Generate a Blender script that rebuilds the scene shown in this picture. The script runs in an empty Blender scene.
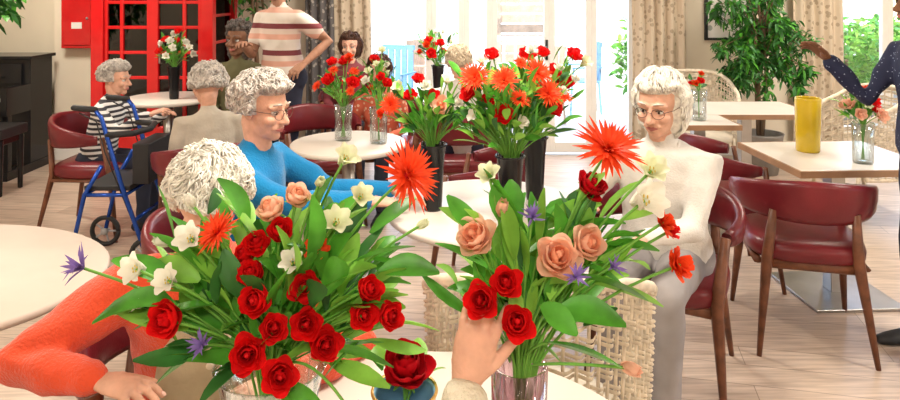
import bpy, math, random
from mathutils import Vector, Matrix, noise
random.seed(7)
U=random.uniform
V=Vector
rad=math.radians
scene=bpy.context.scene
COL=scene.collection
# ------------------------------------------------------------------ materials
def _new(name):
    m=bpy.data.materials.new(name); m.use_nodes=True
    nt=m.node_tree; b=nt.nodes['Principled BSDF']
    return m,nt,b
def M(name,col,rough=.5,metal=0,var=.12,scale=8,bump=0,bscale=60,spec=.4,sss=0,sheen=0,ior=1.45,coat=0,tl=0):
    m,nt,b=_new(name)
    N=nt.nodes;L=nt.links
    tc=N.new('ShaderNodeTexCoord')
    nz=N.new('ShaderNodeTexNoise'); nz.inputs['Scale'].default_value=scale; nz.inputs['Detail'].default_value=4
    L.new(tc.outputs['Object'],nz.inputs['Vector'])
    cr=N.new('ShaderNodeValToRGB')
    cr.color_ramp.elements[0].position=.3; cr.color_ramp.elements[1].position=.7
    cr.color_ramp.elements[0].color=(*[max(0,c*(1-var)) for c in col],1)
    cr.color_ramp.elements[1].color=(*[min(1,c*(1+var)) for c in col],1)
    L.new(nz.outputs['Fac'],cr.inputs['Fac']); L.new(cr.outputs['Color'],b.inputs['Base Color'])
    b.inputs['Roughness'].default_value=rough; b.inputs['Metallic'].default_value=metal
    b.inputs['Specular IOR Level'].default_value=spec; b.inputs['IOR'].default_value=ior
    b.inputs['Coat Weight'].default_value=coat
    if sss:
        b.inputs['Subsurface Weight'].default_value=sss; b.inputs['Subsurface Radius'].default_value=(.02,.008,.004)
        b.inputs['Subsurface Scale'].default_value=.4
    if sheen: b.inputs['Sheen Weight'].default_value=sheen
    if bump:
        n2=N.new('ShaderNodeTexNoise'); n2.inputs['Scale'].default_value=bscale; n2.inputs['Detail'].default_value=5
        L.new(tc.outputs['Object'],n2.inputs['Vector'])
        bp=N.new('ShaderNodeBump'); bp.inputs['Strength'].default_value=bump; bp.inputs['Distance'].default_value=.01
        L.new(n2.outputs['Fac'],bp.inputs['Height']); L.new(bp.outputs['Normal'],b.inputs['Normal'])
    if tl:
        t=N.new('ShaderNodeBsdfTranslucent'); mx=N.new('ShaderNodeMixShader'); mx.inputs[0].default_value=tl
        L.new(cr.outputs['Color'],t.inputs[0]); L.new(b.outputs[0],mx.inputs[1]); L.new(t.outputs[0],mx.inputs[2]); L.new(mx.outputs[0],N['Material Output'].inputs[0])
    return m
def STR(name,cols,period,axis='Z',rough=.8):
    m,nt,b=_new(name); N=nt.nodes;L=nt.links
    tc=N.new('ShaderNodeTexCoord'); sp=N.new('ShaderNodeSeparateXYZ'); L.new(tc.outputs['Object'],sp.inputs[0])
    md=N.new('ShaderNodeMath'); md.operation='DIVIDE'; md.inputs[1].default_value=period
    L.new(sp.outputs[axis],md.inputs[0])
    fr=N.new('ShaderNodeMath'); fr.operation='FRACT'; L.new(md.outputs[0],fr.inputs[0])
    cr=N.new('ShaderNodeValToRGB'); cr.color_ramp.interpolation='CONSTANT'
    e=cr.color_ramp.elements; n=len(cols)
    e[0].position=0; e[0].color=(*cols[0],1); e[1].position=1/n; e[1].color=(*cols[1],1)
    for i in range(2,n):
        k=e.new(i/n); k.color=(*cols[i],1)
    L.new(fr.outputs[0],cr.inputs[0]); L.new(cr.outputs[0],b.inputs['Base Color'])
    b.inputs['Roughness'].default_value=rough
    return m
def DOT(name,c1,c2,scale,th=.3):
    m,nt,b=_new(name); N=nt.nodes;L=nt.links
    tc=N.new('ShaderNodeTexCoord'); v=N.new('ShaderNodeTexVoronoi'); v.inputs['Scale'].default_value=scale
    L.new(tc.outputs['Object'],v.inputs['Vector'])
    cr=N.new('ShaderNodeValToRGB'); cr.color_ramp.interpolation='CONSTANT'
    cr.color_ramp.elements[0].color=(*c2,1); cr.color_ramp.elements[1].color=(*c1,1); cr.color_ramp.elements[1].position=th
    L.new(v.outputs['Distance'],cr.inputs[0]); L.new(cr.outputs[0],b.inputs['Base Color'])
    b.inputs['Roughness'].default_value=.8
    return m
def floor_mat():
    m,nt,b=_new('floor_planks'); N=nt.nodes;L=nt.links
    tc=N.new('ShaderNodeTexCoord'); mp=N.new('ShaderNodeMapping'); mp.inputs['Rotation'].default_value=(0,0,rad(12))
    L.new(tc.outputs['Object'],mp.inputs['Vector'])
    br=N.new('ShaderNodeTexBrick'); br.inputs['Scale'].default_value=1; br.inputs['Brick Width'].default_value=1.3; br.inputs['Row Height'].default_value=.16
    br.inputs['Mortar Size'].default_value=.002
    br.inputs['Color1'].default_value=(.66,.53,.43,1); br.inputs['Color2'].default_value=(.52,.4,.32,1); br.inputs['Mortar'].default_value=(.33,.25,.19,1)
    L.new(mp.outputs[0],br.inputs['Vector'])
    m2=N.new('ShaderNodeMapping'); m2.inputs['Scale'].default_value=(1.5,22,1); m2.inputs['Rotation'].default_value=(0,0,rad(12))
    L.new(tc.outputs['Object'],m2.inputs['Vector'])
    nz=N.new('ShaderNodeTexNoise'); nz.inputs['Scale'].default_value=2.5; nz.inputs['Detail'].default_value=7; L.new(m2.outputs[0],nz.inputs['Vector'])
    cr=N.new('ShaderNodeValToRGB'); cr.color_ramp.elements[0].color=(.68,.66,.64,1); cr.color_ramp.elements[1].color=(1.15,1.15,1.15,1)
    cr.color_ramp.elements[0].position=.3; cr.color_ramp.elements[1].position=.7
    L.new(nz.outputs['Fac'],cr.inputs[0])
    mx=N.new('ShaderNodeMix'); mx.data_type='RGBA'; mx.blend_type='MULTIPLY'; mx.inputs[0].default_value=1
    L.new(br.outputs['Color'],mx.inputs[6]); L.new(cr.outputs[0],mx.inputs[7]); L.new(mx.outputs[2],b.inputs['Base Color'])
    b.inputs['Roughness'].default_value=.34
    return m
def thin(name,col,fac,rough=.03,facing=False):
    m=bpy.data.materials.new(name); m.use_nodes=True; nt=m.node_tree; nt.nodes.clear()
    o=nt.nodes.new('ShaderNodeOutputMaterial'); mx=nt.nodes.new('ShaderNodeMixShader'); t=nt.nodes.new('ShaderNodeBsdfTransparent'); g=nt.nodes.new('ShaderNodeBsdfGlossy')
    t.inputs[0].default_value=(*col,1); g.inputs['Roughness'].default_value=rough
    if facing:
        lw=nt.nodes.new('ShaderNodeLayerWeight'); lw.inputs[0].default_value=fac; nt.links.new(lw.outputs['Facing'],mx.inputs[0])
    else: mx.inputs[0].default_value=fac
    nt.links.new(t.outputs[0],mx.inputs[1]); nt.links.new(g.outputs[0],mx.inputs[2]); nt.links.new(mx.outputs[0],o.inputs[0]); return m
PANE=thin('window_glass',(1,1,1),.06)
PANED=thin('smoked_glass',(.25,.24,.24),.05)
GLASS=thin('vase_glass',(.93,.96,.96),.35,.04,True)
GLASSP=thin('vase_glass_pink',(.95,.8,.85),.4,.04,True)
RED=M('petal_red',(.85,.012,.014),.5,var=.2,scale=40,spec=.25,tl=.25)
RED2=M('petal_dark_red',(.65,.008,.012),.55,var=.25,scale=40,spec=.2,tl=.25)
REDD=M('petal_crimson',(.5,.005,.012),.5,var=.25,scale=40,spec=.2,tl=.2)
ORG=M('petal_scarlet',(.98,.085,.02),.5,var=.2,scale=40,spec=.25,tl=.3)
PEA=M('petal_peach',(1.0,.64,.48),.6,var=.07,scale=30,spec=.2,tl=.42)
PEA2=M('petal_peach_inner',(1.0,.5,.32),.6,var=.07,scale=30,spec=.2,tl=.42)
WHT=M('petal_white',(.95,.93,.85),.55,var=.06,scale=30,spec=.25,tl=.35)
CRM=M('petal_cream_green',(.86,.9,.66),.55,var=.12,scale=30,spec=.25,tl=.35)
PUR=M('petal_purple',(.22,.14,.45),.55,var=.2,scale=30,tl=.3)
YEL=M('petal_yellow',(.7,.5,.1),.6)
LF=M('leaf_green',(.08,.32,.03),.4,var=.45,scale=14,tl=.2)
LF2=M('leaf_light_green',(.24,.52,.07),.4,var=.35,scale=14,tl=.25)
LFD=M('leaf_dark',(.035,.15,.03),.4,var=.4,scale=10,tl=.1)
STM=M('stem_green',(.16,.4,.06),.5,var=.2)
BARK=M('bark',(.2,.13,.08),.9,bump=.5)
WALL=M('wall_paint',(.84,.75,.61),.85,var=.03,scale=3)
CEIL=M('ceiling_paint',(.88,.85,.8),.9,var=.02)
TRIM=M('white_trim',(.82,.81,.78),.4,var=.03)
WOOD=M('walnut_wood',(.16,.06,.03),.4,var=.35,scale=20)
LEA=M('burgundy_leather',(.15,.014,.02),.3,var=.25,scale=6,bump=.08,bscale=150)
TOP=M('tabletop_white',(.76,.7,.63),.3,var=.04,scale=5)
TOPB=M('tabletop_beige',(.64,.54,.46),.5,var=.06,scale=4)
EDGE=M('table_edge_wood',(.35,.2,.11),.5,var=.2)
STEEL=M('brushed_steel',(.42,.41,.4),.3,1,var=.1)
WICK=M('white_wicker',(.7,.61,.48),.6,var=.22,scale=30)
BLK=M('black_gloss',(.012,.012,.014),.18,var=.1)
BLKM=M('black_matte',(.02,.02,.022),.55)
REDP=M('red_paint',(.62,.012,.014),.25,var=.08,coat=.3)
BLUEM=M('blue_metal',(.02,.08,.42),.25,.5,var=.1)
GREYM=M('grey_plastic',(.4,.4,.42),.5)
TERR=M('planter_grey',(.3,.28,.26),.7,bump=.2)
CURT=DOT('curtain_beige',(.6,.5,.38),(.4,.32,.23),17,.33)
CURT2=DOT('curtain_grey',(.13,.12,.12),(.4,.36,.32),20,.3)
# ------------------------------------------------------------------ mesh builder
class MB:
    def __init__(s): s.v=[];s.f=[];s.fm=[];s.mats=[];s.M=None
    def add(s,vs,fs,mat):
        if mat not in s.mats: s.mats.append(mat)
        k=s.mats.index(mat); o=len(s.v)
        if s.M is not None: vs=[s.M@V(v) for v in vs]
        s.v+=[tuple(v) for v in vs]
        for f in fs: s.f.append(tuple(i+o for i in f)); s.fm.append(k)
    def obj(s,name,parent=None,smooth=True,voxel=0,sm=3,bevel=0,disp=0,sub=0):
        me=bpy.data.meshes.new(name); me.from_pydata(s.v,[],s.f)
        for m in s.mats: me.materials.append(m)
        me.polygons.foreach_set('material_index',s.fm)
        me.polygons.foreach_set('use_smooth',[smooth]*len(s.f))
        me.update()
        ob=bpy.data.objects.new(name,me); COL.objects.link(ob)
        if parent: ob.parent=parent
        if voxel:
            r=ob.modifiers.new('r','REMESH'); r.mode='VOXEL'; r.voxel_size=voxel; r.use_smooth_shade=True
            if sm:
                q=ob.modifiers.new('s','SMOOTH'); q.iterations=sm; q.factor=.5
        if disp:
            t=bpy.data.textures.new('folds','CLOUDS'); t.noise_scale=.11; t.noise_depth=1
            d=ob.modifiers.new('d','DISPLACE'); d.texture=t; d.strength=disp; d.mid_level=.5
        if bevel:
            b=ob.modifiers.new('b','BEVEL'); b.width=bevel; b.segments=3; b.limit_method='ANGLE'
        return ob
def empty(name,loc=(0,0,0),yaw=0):
    e=bpy.data.objects.new(name,None); COL.objects.link(e); e.location=loc; e.rotation_euler=(0,0,rad(yaw)); e.empty_display_size=.1
    return e
def orth(a):
    a=a.normalized(); r=V((0,0,1)) if abs(a.z)<.9 else V((0,1,0))
    o=(r-a*r.dot(a)).normalized(); return o
def tube(mb,pts,rs,mat,n=8,cap=True,side=None):
    pts=[V(p) for p in pts]; K=len(pts)
    if not isinstance(rs,(list,tuple)): rs=[rs]*K
    rs=[(r,r) if not isinstance(r,(tuple,list)) else r for r in rs]
    prev=None
    T=[]
    for i in range(K):
        t=(pts[min(i+1,K-1)]-pts[max(i-1,0)])
        if t.length<1e-9: t=V((0,0,1))
        T.append(t.normalized())
    fr=[]
    for i in range(K):
        if side is not None: s=V(side)-T[i]*V(side).dot(T[i])
        elif prev is None: s=orth(T[i])
        else: s=prev-T[i]*prev.dot(T[i])
        if s.length<1e-6: s=orth(T[i])
        s.normalize(); prev=s; fr.append((s,T[i].cross(s)))
    def ring(c,s,b,ra,rb): return [c+s*(ra*math.cos(2*math.pi*j/n))+b*(rb*math.sin(2*math.pi*j/n)) for j in range(n)]
    R=[]
    if cap=='round':
        r0=rs[0]; q=min(r0)
        for a in (60,30): R.append(ring(pts[0]-T[0]*q*math.sin(rad(a)),fr[0][0],fr[0][1],r0[0]*math.cos(rad(a)),r0[1]*math.cos(rad(a))))
    for i in range(K): R.append(ring(pts[i],fr[i][0],fr[i][1],rs[i][0],rs[i][1]))
    if cap=='round':
        r0=rs[-1]; q=min(r0)
        for a in (30,60): R.append(ring(pts[-1]+T[-1]*q*math.sin(rad(a)),fr[-1][0],fr[-1][1],r0[0]*math.cos(rad(a)),r0[1]*math.cos(rad(a))))
    vs=[v for r in R for v in r]; fs=[]
    for i in range(len(R)-1):
        for j in range(n):
            a=i*n+j;b=i*n+(j+1)%n; fs.append((a,b,b+n,a+n))
    if cap:
        q0=min(rs[0]) if cap=='round' else 0; q1=min(rs[-1]) if cap=='round' else 0
        vs.append(pts[0]-T[0]*q0); vs.append(pts[-1]+T[-1]*q1); A=len(vs)-2;B=A+1
        l=(len(R)-1)*n
        for j in range(n):
            fs.append((A,(j+1)%n,j)); fs.append((B,l+j,l+(j+1)%n))
    mb.add(vs,fs,mat)
def ell(mb,c,r,mat,nu=16,nv=10,rot=None):
    c=V(c); vs=[];fs=[]
    for i in range(1,nv):
        ph=math.pi*i/nv
        for j in range(nu):
            th=2*math.pi*j/nu; vs.append(V((r[0]*math.sin(ph)*math.cos(th),r[1]*math.sin(ph)*math.sin(th),r[2]*math.cos(ph))))
    vs.append(V((0,0,r[2])));vs.append(V((0,0,-r[2]))); T=len(vs)-2;B=T+1
    for i in range(nv-2):
        for j in range(nu):
            a=i*nu+j;b=i*nu+(j+1)%nu; fs.append((a,a+nu,b+nu,b))
    for j in range(nu):
        fs.append((T,j,(j+1)%nu)); l=(nv-2)*nu; fs.append((B,l+(j+1)%nu,l+j))
    if rot is not None: vs=[rot@v for v in vs]
    mb.add([v+c for v in vs],fs,mat)
def box(mb,c,s,mat,rot=None):
    x,y,z=s[0]/2,s[1]/2,s[2]/2
    vs=[V((a*x,b*y,d*z)) for a in(-1,1) for b in(-1,1) for d in(-1,1)]
    if rot is not None: vs=[rot@v for v in vs]
    fs=[(0,1,3,2),(4,6,7,5),(0,4,5,1),(2,3,7,6),(0,2,6,4),(1,5,7,3)]
    mb.add([v+V(c) for v in vs],fs,mat)
def bx(mb,x0,x1,y0,y1,z0,z1,mat): box(mb,((x0+x1)/2,(y0+y1)/2,(z0+z1)/2),(x1-x0,y1-y0,z1-z0),mat)
def lathe(mb,prof,c,mat,n=32,cl=True):
    c=V(c); vs=[];fs=[]
    for r,z in prof:
        for j in range(n):
            t=2*math.pi*j/n; vs.append(c+V((r*math.cos(t),r*math.sin(t),z)))
    for i in range(len(prof)-1):
        for j in range(n):
            a=i*n+j;b=i*n+(j+1)%n; fs.append((a,b,b+n,a+n))
    if cl: fs.append(tuple(reversed(range(n))))
    mb.add(vs,fs,mat)
def grid(mb,fn,nu,nv,mat):
    vs=[fn(i/nu,j/nv) for i in range(nu+1) for j in range(nv+1)]; fs=[]
    for i in range(nu):
        for j in range(nv):
            a=i*(nv+1)+j; fs.append((a,a+1,a+nv+2,a+nv+1))
    mb.add(vs,fs,mat)
# ------------------------------------------------------------------ flowers
def petal(mb,c,a,o,L,W,a0,a1,mat,cup=.3,pointed=False,nv=5,nu=3,ruf=0):
    s=a.cross(o); p=V(c); vs=[];fs=[]; st=L/nv
    for i in range(nv+1):
        t=i/nv; ang=rad(a0+(a1-a0)*t); d=a*math.cos(ang)+o*math.sin(ang); n=a*math.sin(ang)-o*math.cos(ang)
        if pointed==2: w=W*(math.sin(math.pi*min(.96,.05+.91*t**1.25))**.7)
        else: w=W*((math.sin(math.pi*min(.98,.08+.9*t))**.9) if pointed else (math.sin(math.pi*(.1+.8*t))**.55))
        for j in range(nu):
            x=-1+2*j/(nu-1); vs.append(p+s*(w/2*x)+n*(cup*w*x*x+(U(-ruf,ruf)*L*t if ruf else 0)))
        p=p+d*st
    for i in range(nv):
        for j in range(nu-1):
            q=i*nu+j; fs.append((q,q+1,q+nu+1,q+nu))
    mb.add(vs,fs,mat)
def around(a,k,n,off=0):
    return (Matrix.Rotation(2*math.pi*k/n+off,3,a)@orth(a)).normalized()
def rose(mb,c,a,r,mat,inner=None,hi=True):
    a=a.normalized(); b=V(c)-a*r*.75; inner=inner or mat
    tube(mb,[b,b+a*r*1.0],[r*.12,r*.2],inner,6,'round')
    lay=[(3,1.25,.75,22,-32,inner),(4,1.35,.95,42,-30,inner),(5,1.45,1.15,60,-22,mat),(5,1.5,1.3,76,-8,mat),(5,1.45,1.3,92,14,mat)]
    if not hi: lay=[lay[1],lay[3],lay[4]]
    op=U(-12,10)
    for n,L,W,a0,a1,m in lay:
        off=U(0,6)
        for k in range(n):
            petal(mb,b,a,around(a,k,n,off+U(-.15,.15)),L*r*U(.9,1.08),W*r,a0+U(-6,6),a1+op+U(-10,18),m,.26,nv=6 if hi else 3,nu=5 if hi else 3,ruf=.02)
    for k in range(5): petal(mb,b-a*r*.05,a,around(a,k,5),r*.8,r*.25,95,120,STM,.1,True,3,2)
    ell(mb,b-a*r*.1,(r*.2,)*3,STM,6,4)
def gerb(mb,c,a,r,mat,ctr=None):
    a=a.normalized()
    for n,L,ang,w in ((34,1.05,84,.13),(28,.85,66,.12),(22,.62,45,.1),(14,.4,20,.08)):
        off=U(0,6)
        for k in range(n): petal(mb,c,a,around(a,k,n,off+U(-.06,.06)),L*r*U(.85,1.12),w*r,ang-15+U(-9,9),ang+8+U(-8,12),mat,.15,True,3,2)
    ell(mb,V(c)+a*r*.05,(r*.14,)*3,ctr or RED2,8,5)
def lily(mb,c,a,r,mat,n=6,thr=YEL):
    a=a.normalized(); b=V(c)-a*r*.75
    for k in range(n): petal(mb,b,a,around(a,k,n,U(-.1,.1)),r*1.55,r*(.95 if k%2 else .75),14,58+U(-12,22),mat,.22,2,7,4,ruf=.02)
    for k in range(5):
        o=around(a,k,5,.3); tube(mb,[b,b+a*r*.8+o*r*.15],r*.02,CRM,4); ell(mb,b+a*r*.82+o*r*.16,(r*.04,r*.04,r*.08),thr,5,4)
def spiky(mb,c,a,r,mat):
    a=a.normalized()
    for k in range(16): petal(mb,c,a,around(a,k,16,U(-.2,.2)),r*U(.7,1.15),r*.16,U(10,60),U(30,110),mat,.2,True,3,2)
def carn(mb,c,a,r,mat):
    a=a.normalized(); b=V(c)-a*r*.4
    for k in range(34): 
        g=U(0,75); petal(mb,b,a,around(a,k*5,34,U(-.2,.2)),r*U(.9,1.15),r*.6,g,g+U(-25,30),mat,U(-.3,.3),nv=3,nu=3)
def bud(mb,c,a,r,mat):
    a=a.normalized(); b=V(c)-a*r*.9
    for k in range(6): petal(mb,b,a,around(a,k,6,.2),r*2.1,r*1.0,38,-26,mat,.25,True,5,3)
    for k in range(3): petal(mb,b,a,around(a,k,3,.7),r*2,r*1.1,30,-25,mat,.25,False,5,3)
FN={'rose':rose,'gerb':gerb,'lily':lily,'spiky':spiky,'carn':carn,'bud':bud}
def leaf(mb,b,d,L,W,mat,droop=.3,nv=5):
    d=d.normalized(); s=d.cross(V((0,0,1)));
    if s.length<.05: s=V((1,0,0))
    s.normalize(); s=(Matrix.Rotation(U(-.9,.9),3,d)@s); n=s.cross(d)
    vs=[];fs=[]; wv=U(-.12,.12)
    for i in range(nv+1):
        t=i/nv; p=V(b)+d*L*t-V((0,0,1))*droop*L*t*t+s*wv*L*math.sin(t*3.1); w=W*(math.sin(math.pi*min(.99,.04+.93*t))**.8)
        vs+= [p-s*w/2+n*w*.18,p,p+s*w/2+n*w*.18]
    for i in range(nv):
        q=i*3; fs+=[(q,q+1,q+4,q+3),(q+1,q+2,q+5,q+4)]
    mb.add(vs,fs,mat)
def bez(p0,p1,p2,n=8): return [p0*(1-t)**2+p1*2*t*(1-t)+p2*t*t for t in [i/n for i in range(n+1)]]
def bouquet(e,items,neck,nleaf,spr,hmin,hmax,view=(0,-.9,.3),hi=True,lsize=.09,lw=.03,sr=.0025,back=.04,pl=1,extra=(),xo=0):
    mb=MB(); view=V(view)
    for it in items:
        k,dx,dy,h,r,m=it[:6]
        c=V((dx,dy,h)); nk=V((dx*.12,dy*.12,neck))
        root=V((-dx*.08,-dy*.08,.02))
        mid=V((dx*.35,dy*.35,neck+(h-neck)*.6)) if h>neck else V((dx*.5,dy*.5,neck+.05))
        P=bez(nk,mid,c,7); tan=(P[-1]-P[-2]).normalized()
        tube(mb,[root]+P,sr,STM,5,False)
        a=(tan*.7+view*.75+V((U(-.4,.4),U(-.25,.25),U(-.2,.2)))).normalized()
        if k=='rose': rose(mb,c,a,r,m,it[6] if len(it)>6 else None,hi)
        else: FN[k](mb,c,a,r,m)
        if nleaf:
            for q in range(pl):
                b=P[U(0,1)>.5 and 3 or 5]; leaf(mb,b,V((U(-1,1),U(-.3,.8),U(-.1,.9))),lsize*U(.5,.8),lw*U(.6,.9),random.choice((LF,LF2,LF)),U(.1,.5))
    for x0,y0,z0,x1,y1,z1,w in extra:
        b=V((x0,y0,z0))/100; t=V((x1,y1,z1))/100; nk=V((0,0,neck)); tube(mb,bez(nk,(nk+b)/2+V((0,0,.015)),b,4),sr*.8,STM,4,False)
        leaf(mb,b,t-b,(t-b).length,w/100,random.choice((LF,LF2,LF)),.12,8)
    for i in range(nleaf):
        th=U(0,2*math.pi); rr=spr*math.sqrt(U(.02,1)); h=U(hmin,hmax)
        c=V((rr*math.cos(th)+xo,rr*.6*math.sin(th)+back,h)); nk=V((c.x*.15,c.y*.15,neck)); d=(c-nk).normalized()
        b=nk+(c-nk)*U(.45,.95)
        if i%3==0: tube(mb,bez(nk,(nk+b)/2+V((0,0,.02)),b,4),sr*.7,STM,4,False)
        leaf(mb,b,d+V((U(-.6,.6),U(-.3,.6),U(-.4,.7))),lsize*U(.6,1.2),lw*U(.6,1.2),random.choice((LF,LF2,LF,LF2,LFD)),U(.05,.4))
    return mb.obj('flowers',e)
def rnd_items(n,spr,h0,h1,kinds,r):
    out=[]
    for i in range(n):
        th=2*math.pi*i/n*1.618*2+U(-.3,.3); q=spr*math.sqrt((i+.5)/n); h=h1-(h1-h0)*(q/spr)**1.5+U(-.02,.02)
        k,m=random.choice(kinds); out.append((k,q*math.cos(th),q*.8*math.sin(th),h,r*U(.85,1.15),m))
    return out
def vase(e,kind):
    mb=MB()
    if kind=='flare':   prof=[(.05,0),(.055,.01),(.056,.1),(.068,.19),(.088,.275),(.094,.28)]; m=GLASS; t=.004
    elif kind=='pink':  prof=[(.042,0),(.044,.01),(.044,.15),(.047,.28)]; m=GLASSP; t=.004
    elif kind=='clear': prof=[(.045,0),(.05,.01),(.05,.12),(.055,.21)]; m=GLASS; t=.003
    elif kind=='black': prof=[(.035,0),(.037,.01),(.045,.18),(.053,.265),(.057,.27)]; m=BLK; t=.003
    elif kind=='yellow':prof=[(.058,0),(.062,.01),(.066,.15),(.068,.29),(.066,.3)]; m=M('yellow_glaze',(.62,.43,.02),.2,var=.1,coat=.5); t=.004
    elif kind=='blue':  prof=[(.035,0),(.045,.01),(.058,.06),(.06,.12),(.056,.165),(.059,.17)]; m=M('blue_ceramic',(.22,.42,.6),.25,var=.1,coat=.4); t=.004
    inner=[(r-t,z) for r,z in reversed(prof)][:-1]+[(prof[0][0]-t,.012),(0.001,.012)]
    lathe(mb,prof+inner,(0,0,0),m,40)
    if kind=='black':
        for z in (.262,): lathe(mb,[(.0575,z),(.060,z+.004),(.0575,z+.009)],(0,0,0),m,40,False)
    if kind=='blue': lathe(mb,[(.060,.166),(.0615,.17),(.060,.174),(.056,.172)],(0,0,0),M('gold_rim',(.6,.35,.1),.3,.8),40,False)
    if kind in('flare','pink','clear'):
        n=16
        for j in range(n):
            t2=2*math.pi*j/n; tube(mb,[(r*math.cos(t2+z*2),r*math.sin(t2+z*2),z) for r,z in prof[1:]],.0012,m,4,False)
    return mb.obj('vase_body',e)
# ------------------------------------------------------------------ room
mb=MB(); bx(mb,-5.2,5.2,-3,6.8,-.1,0,floor_mat()); mb.obj('floor',smooth=False)
mb=MB(); bx(mb,-5.2,5.2,-3,6.8,2.7,2.8,CEIL); mb.obj('ceiling',smooth=False)
mb=MB()
for a in ((-5.2,-.85,0,2.7),(-.85,1.85,2.35,2.7),(1.85,3.8,0,2.7),(3.8,5.0,0,.22),(3.8,5.0,2.35,2.7),(5.0,5.2,0,2.7)): bx(mb,a[0],a[1],6.8,7.0,a[2],a[3],WALL)
bx(mb,-3.85,-3.3,6.62,6.8,0,2.7,WALL)
mb.obj('wall_back',smooth=False)
mb=MB(); bx(mb,-5.4,-5.2,-3,7,0,2.7,WALL); mb.obj('wall_left',smooth=False)
mb=MB()
for a in ((-3,.5,0,2.7),(.5,3.5,0,.9),(.5,3.5,2.3,2.7),(3.5,7,0,2.7)): bx(mb,5.2,5.4,a[0],a[1],a[2],a[3],WALL)
mb.obj('wall_right',smooth=False)
mb=MB(); bx(mb,-5.4,5.4,-3.2,-3,0,2.7,WALL); mb.obj('wall_front',smooth=False)
mb=MB(); 
for a in ((-5.2,-3.87),(-3.28,-.87),(1.87,3.78)): bx(mb,a[0],a[1],6.775,6.8,0,.14,TRIM)
bx(mb,-3.88,-3.27,6.595,6.62,0,.14,TRIM)
mb.obj('baseboard_back',smooth=False,bevel=.004)
mb=MB(); bx(mb,-5.2,-5.175,-3,6.77,0,.14,TRIM); mb.obj('baseboard_left',smooth=False)
mb=MB(); bx(mb,5.175,5.2,-3,6.77,0,.14,TRIM); mb.obj('baseboard_right',smooth=False)
def leafdoor(name,x0,x1,y=6.86,z0=.02,z1=2.33,bars=(),handle=None,rail=.1):
    e=empty(name,((x0+x1)/2,y,0)); mb=MB(); w=(x1-x0)/2; s=.055
    bx(mb,-w,-w+s,-.03,.03,z0,z1,TRIM); bx(mb,w-s,w,-.03,.03,z0,z1,TRIM)
    bx(mb,-w+s,w-s,-.03,.03,z0,z0+rail,TRIM); bx(mb,-w+s,w-s,-.03,.03,z1-.07,z1,TRIM)
    for b in bars: bx(mb,-w+s,w-s,-.02,.02,b-.015,b+.015,TRIM)
    mb.obj('frame',e,False,bevel=.004)
    mb=MB(); bx(mb,-w+s,w-s,-.004,.004,z0+rail,z1-.07,PANE); mb.obj('glass',e,False)
    if handle is not None:
        mb=MB(); bx(mb,handle-.012,handle+.012,-.045,-.03,.95,1.15,BLKM); tube(mb,[(handle,-.04,1.08),(handle,-.075,1.08),(handle-.1,-.075,1.08)],.008,STEEL,8); mb.obj('handle',e)
X=[-.85,-.19,.14,.42,1.0,1.42,1.85]
for i in range(6): leafdoor('door_%d'%(i+1),X[i],X[i+1],handle=(X[i+1]-X[i])/2-.03 if i in(0,3) else None)
leafdoor('window_1',3.8,4.4,z0=.22,z1=2.33,rail=.06); leafdoor('window_2',4.4,5.0,z0=.22,z1=2.33,rail=.06)
e=empty('window_3',(5.3,2,0)); mb=MB()
for a in ((.5-2,.56-2),(-.03,.03),(1.44,1.5)): bx(mb,-.03,.03,a[0],a[1],.9,2.3,TRIM)
bx(mb,-.03,.03,-1.5,1.5,.9,.96,TRIM); bx(mb,-.03,.03,-1.5,1.5,2.24,2.3,TRIM); mb.obj('frame',e,False)
mb=MB(); bx(mb,-.004,.004,-1.5,1.5,.96,2.24,PANE); mb.obj('glass',e,False)
def curtain(x0,x1,mat,y=6.66,amp=.035):
    n=int((x1-x0)/.09)
    mb=MB()
    def f(u,v):
        x=x0+(x1-x0)*u; return V((x+.01*math.sin(v*5),y+amp*math.sin(u*n*2*math.pi)*(.6+.4*v)+.006*math.sin(u*40+v*4),.03+2.4*(v)))
    grid(mb,f,n*10,12,mat); o=mb.obj('window_curtain'); s=o.modifiers.new('s','SOLIDIFY'); s.thickness=.004
curtain(-1.42,-1.14,CURT2); curtain(-1.14,-.78,CURT); curtain(1.78,2.3,CURT); curtain(3.36,3.84,CURT)
mb=MB(); tube(mb,[(-1.5,6.66,2.46),(2.4,6.66,2.46)],.015,STEEL); tube(mb,[(3.2,6.66,2.46),(5.1,6.66,2.46)],.015,STEEL); mb.obj('trim_1')
e=empty('picture_frame',(2.76,6.78,1.45)); mb=MB()
for a in ((-.22,-.195,-.3,.3),(.195,.22,-.3,.3),(-.195,.195,-.3,-.275),(-.195,.195,.275,.3)): bx(mb,a[0],a[1],-.02,.015,a[2],a[3],BLKM)
mb.obj('frame',e,False)
mb=MB(); bx(mb,-.195,.195,-.005,.01,-.275,.275,DOT('art_print',(.85,.83,.8),(.4,.45,.42),9,.25)); mb.obj('print',e,False)
e=empty('red_alarm_panel',(-3.58,6.57,1.36)); mb=MB(); bx(mb,-.155,.155,-.04,.045,-.27,.27,REDP); bx(mb,-.13,.13,-.05,-.038,-.24,.24,REDP); mb.obj('case',e,False,bevel=.006)
mb=MB(); bx(mb,-.05,.05,-.053,-.05,-.08,-.02,TRIM); ell(mb,(.1,-.055,.02),(.012,.01,.012),STEEL); mb.obj('label',e,False)
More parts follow.
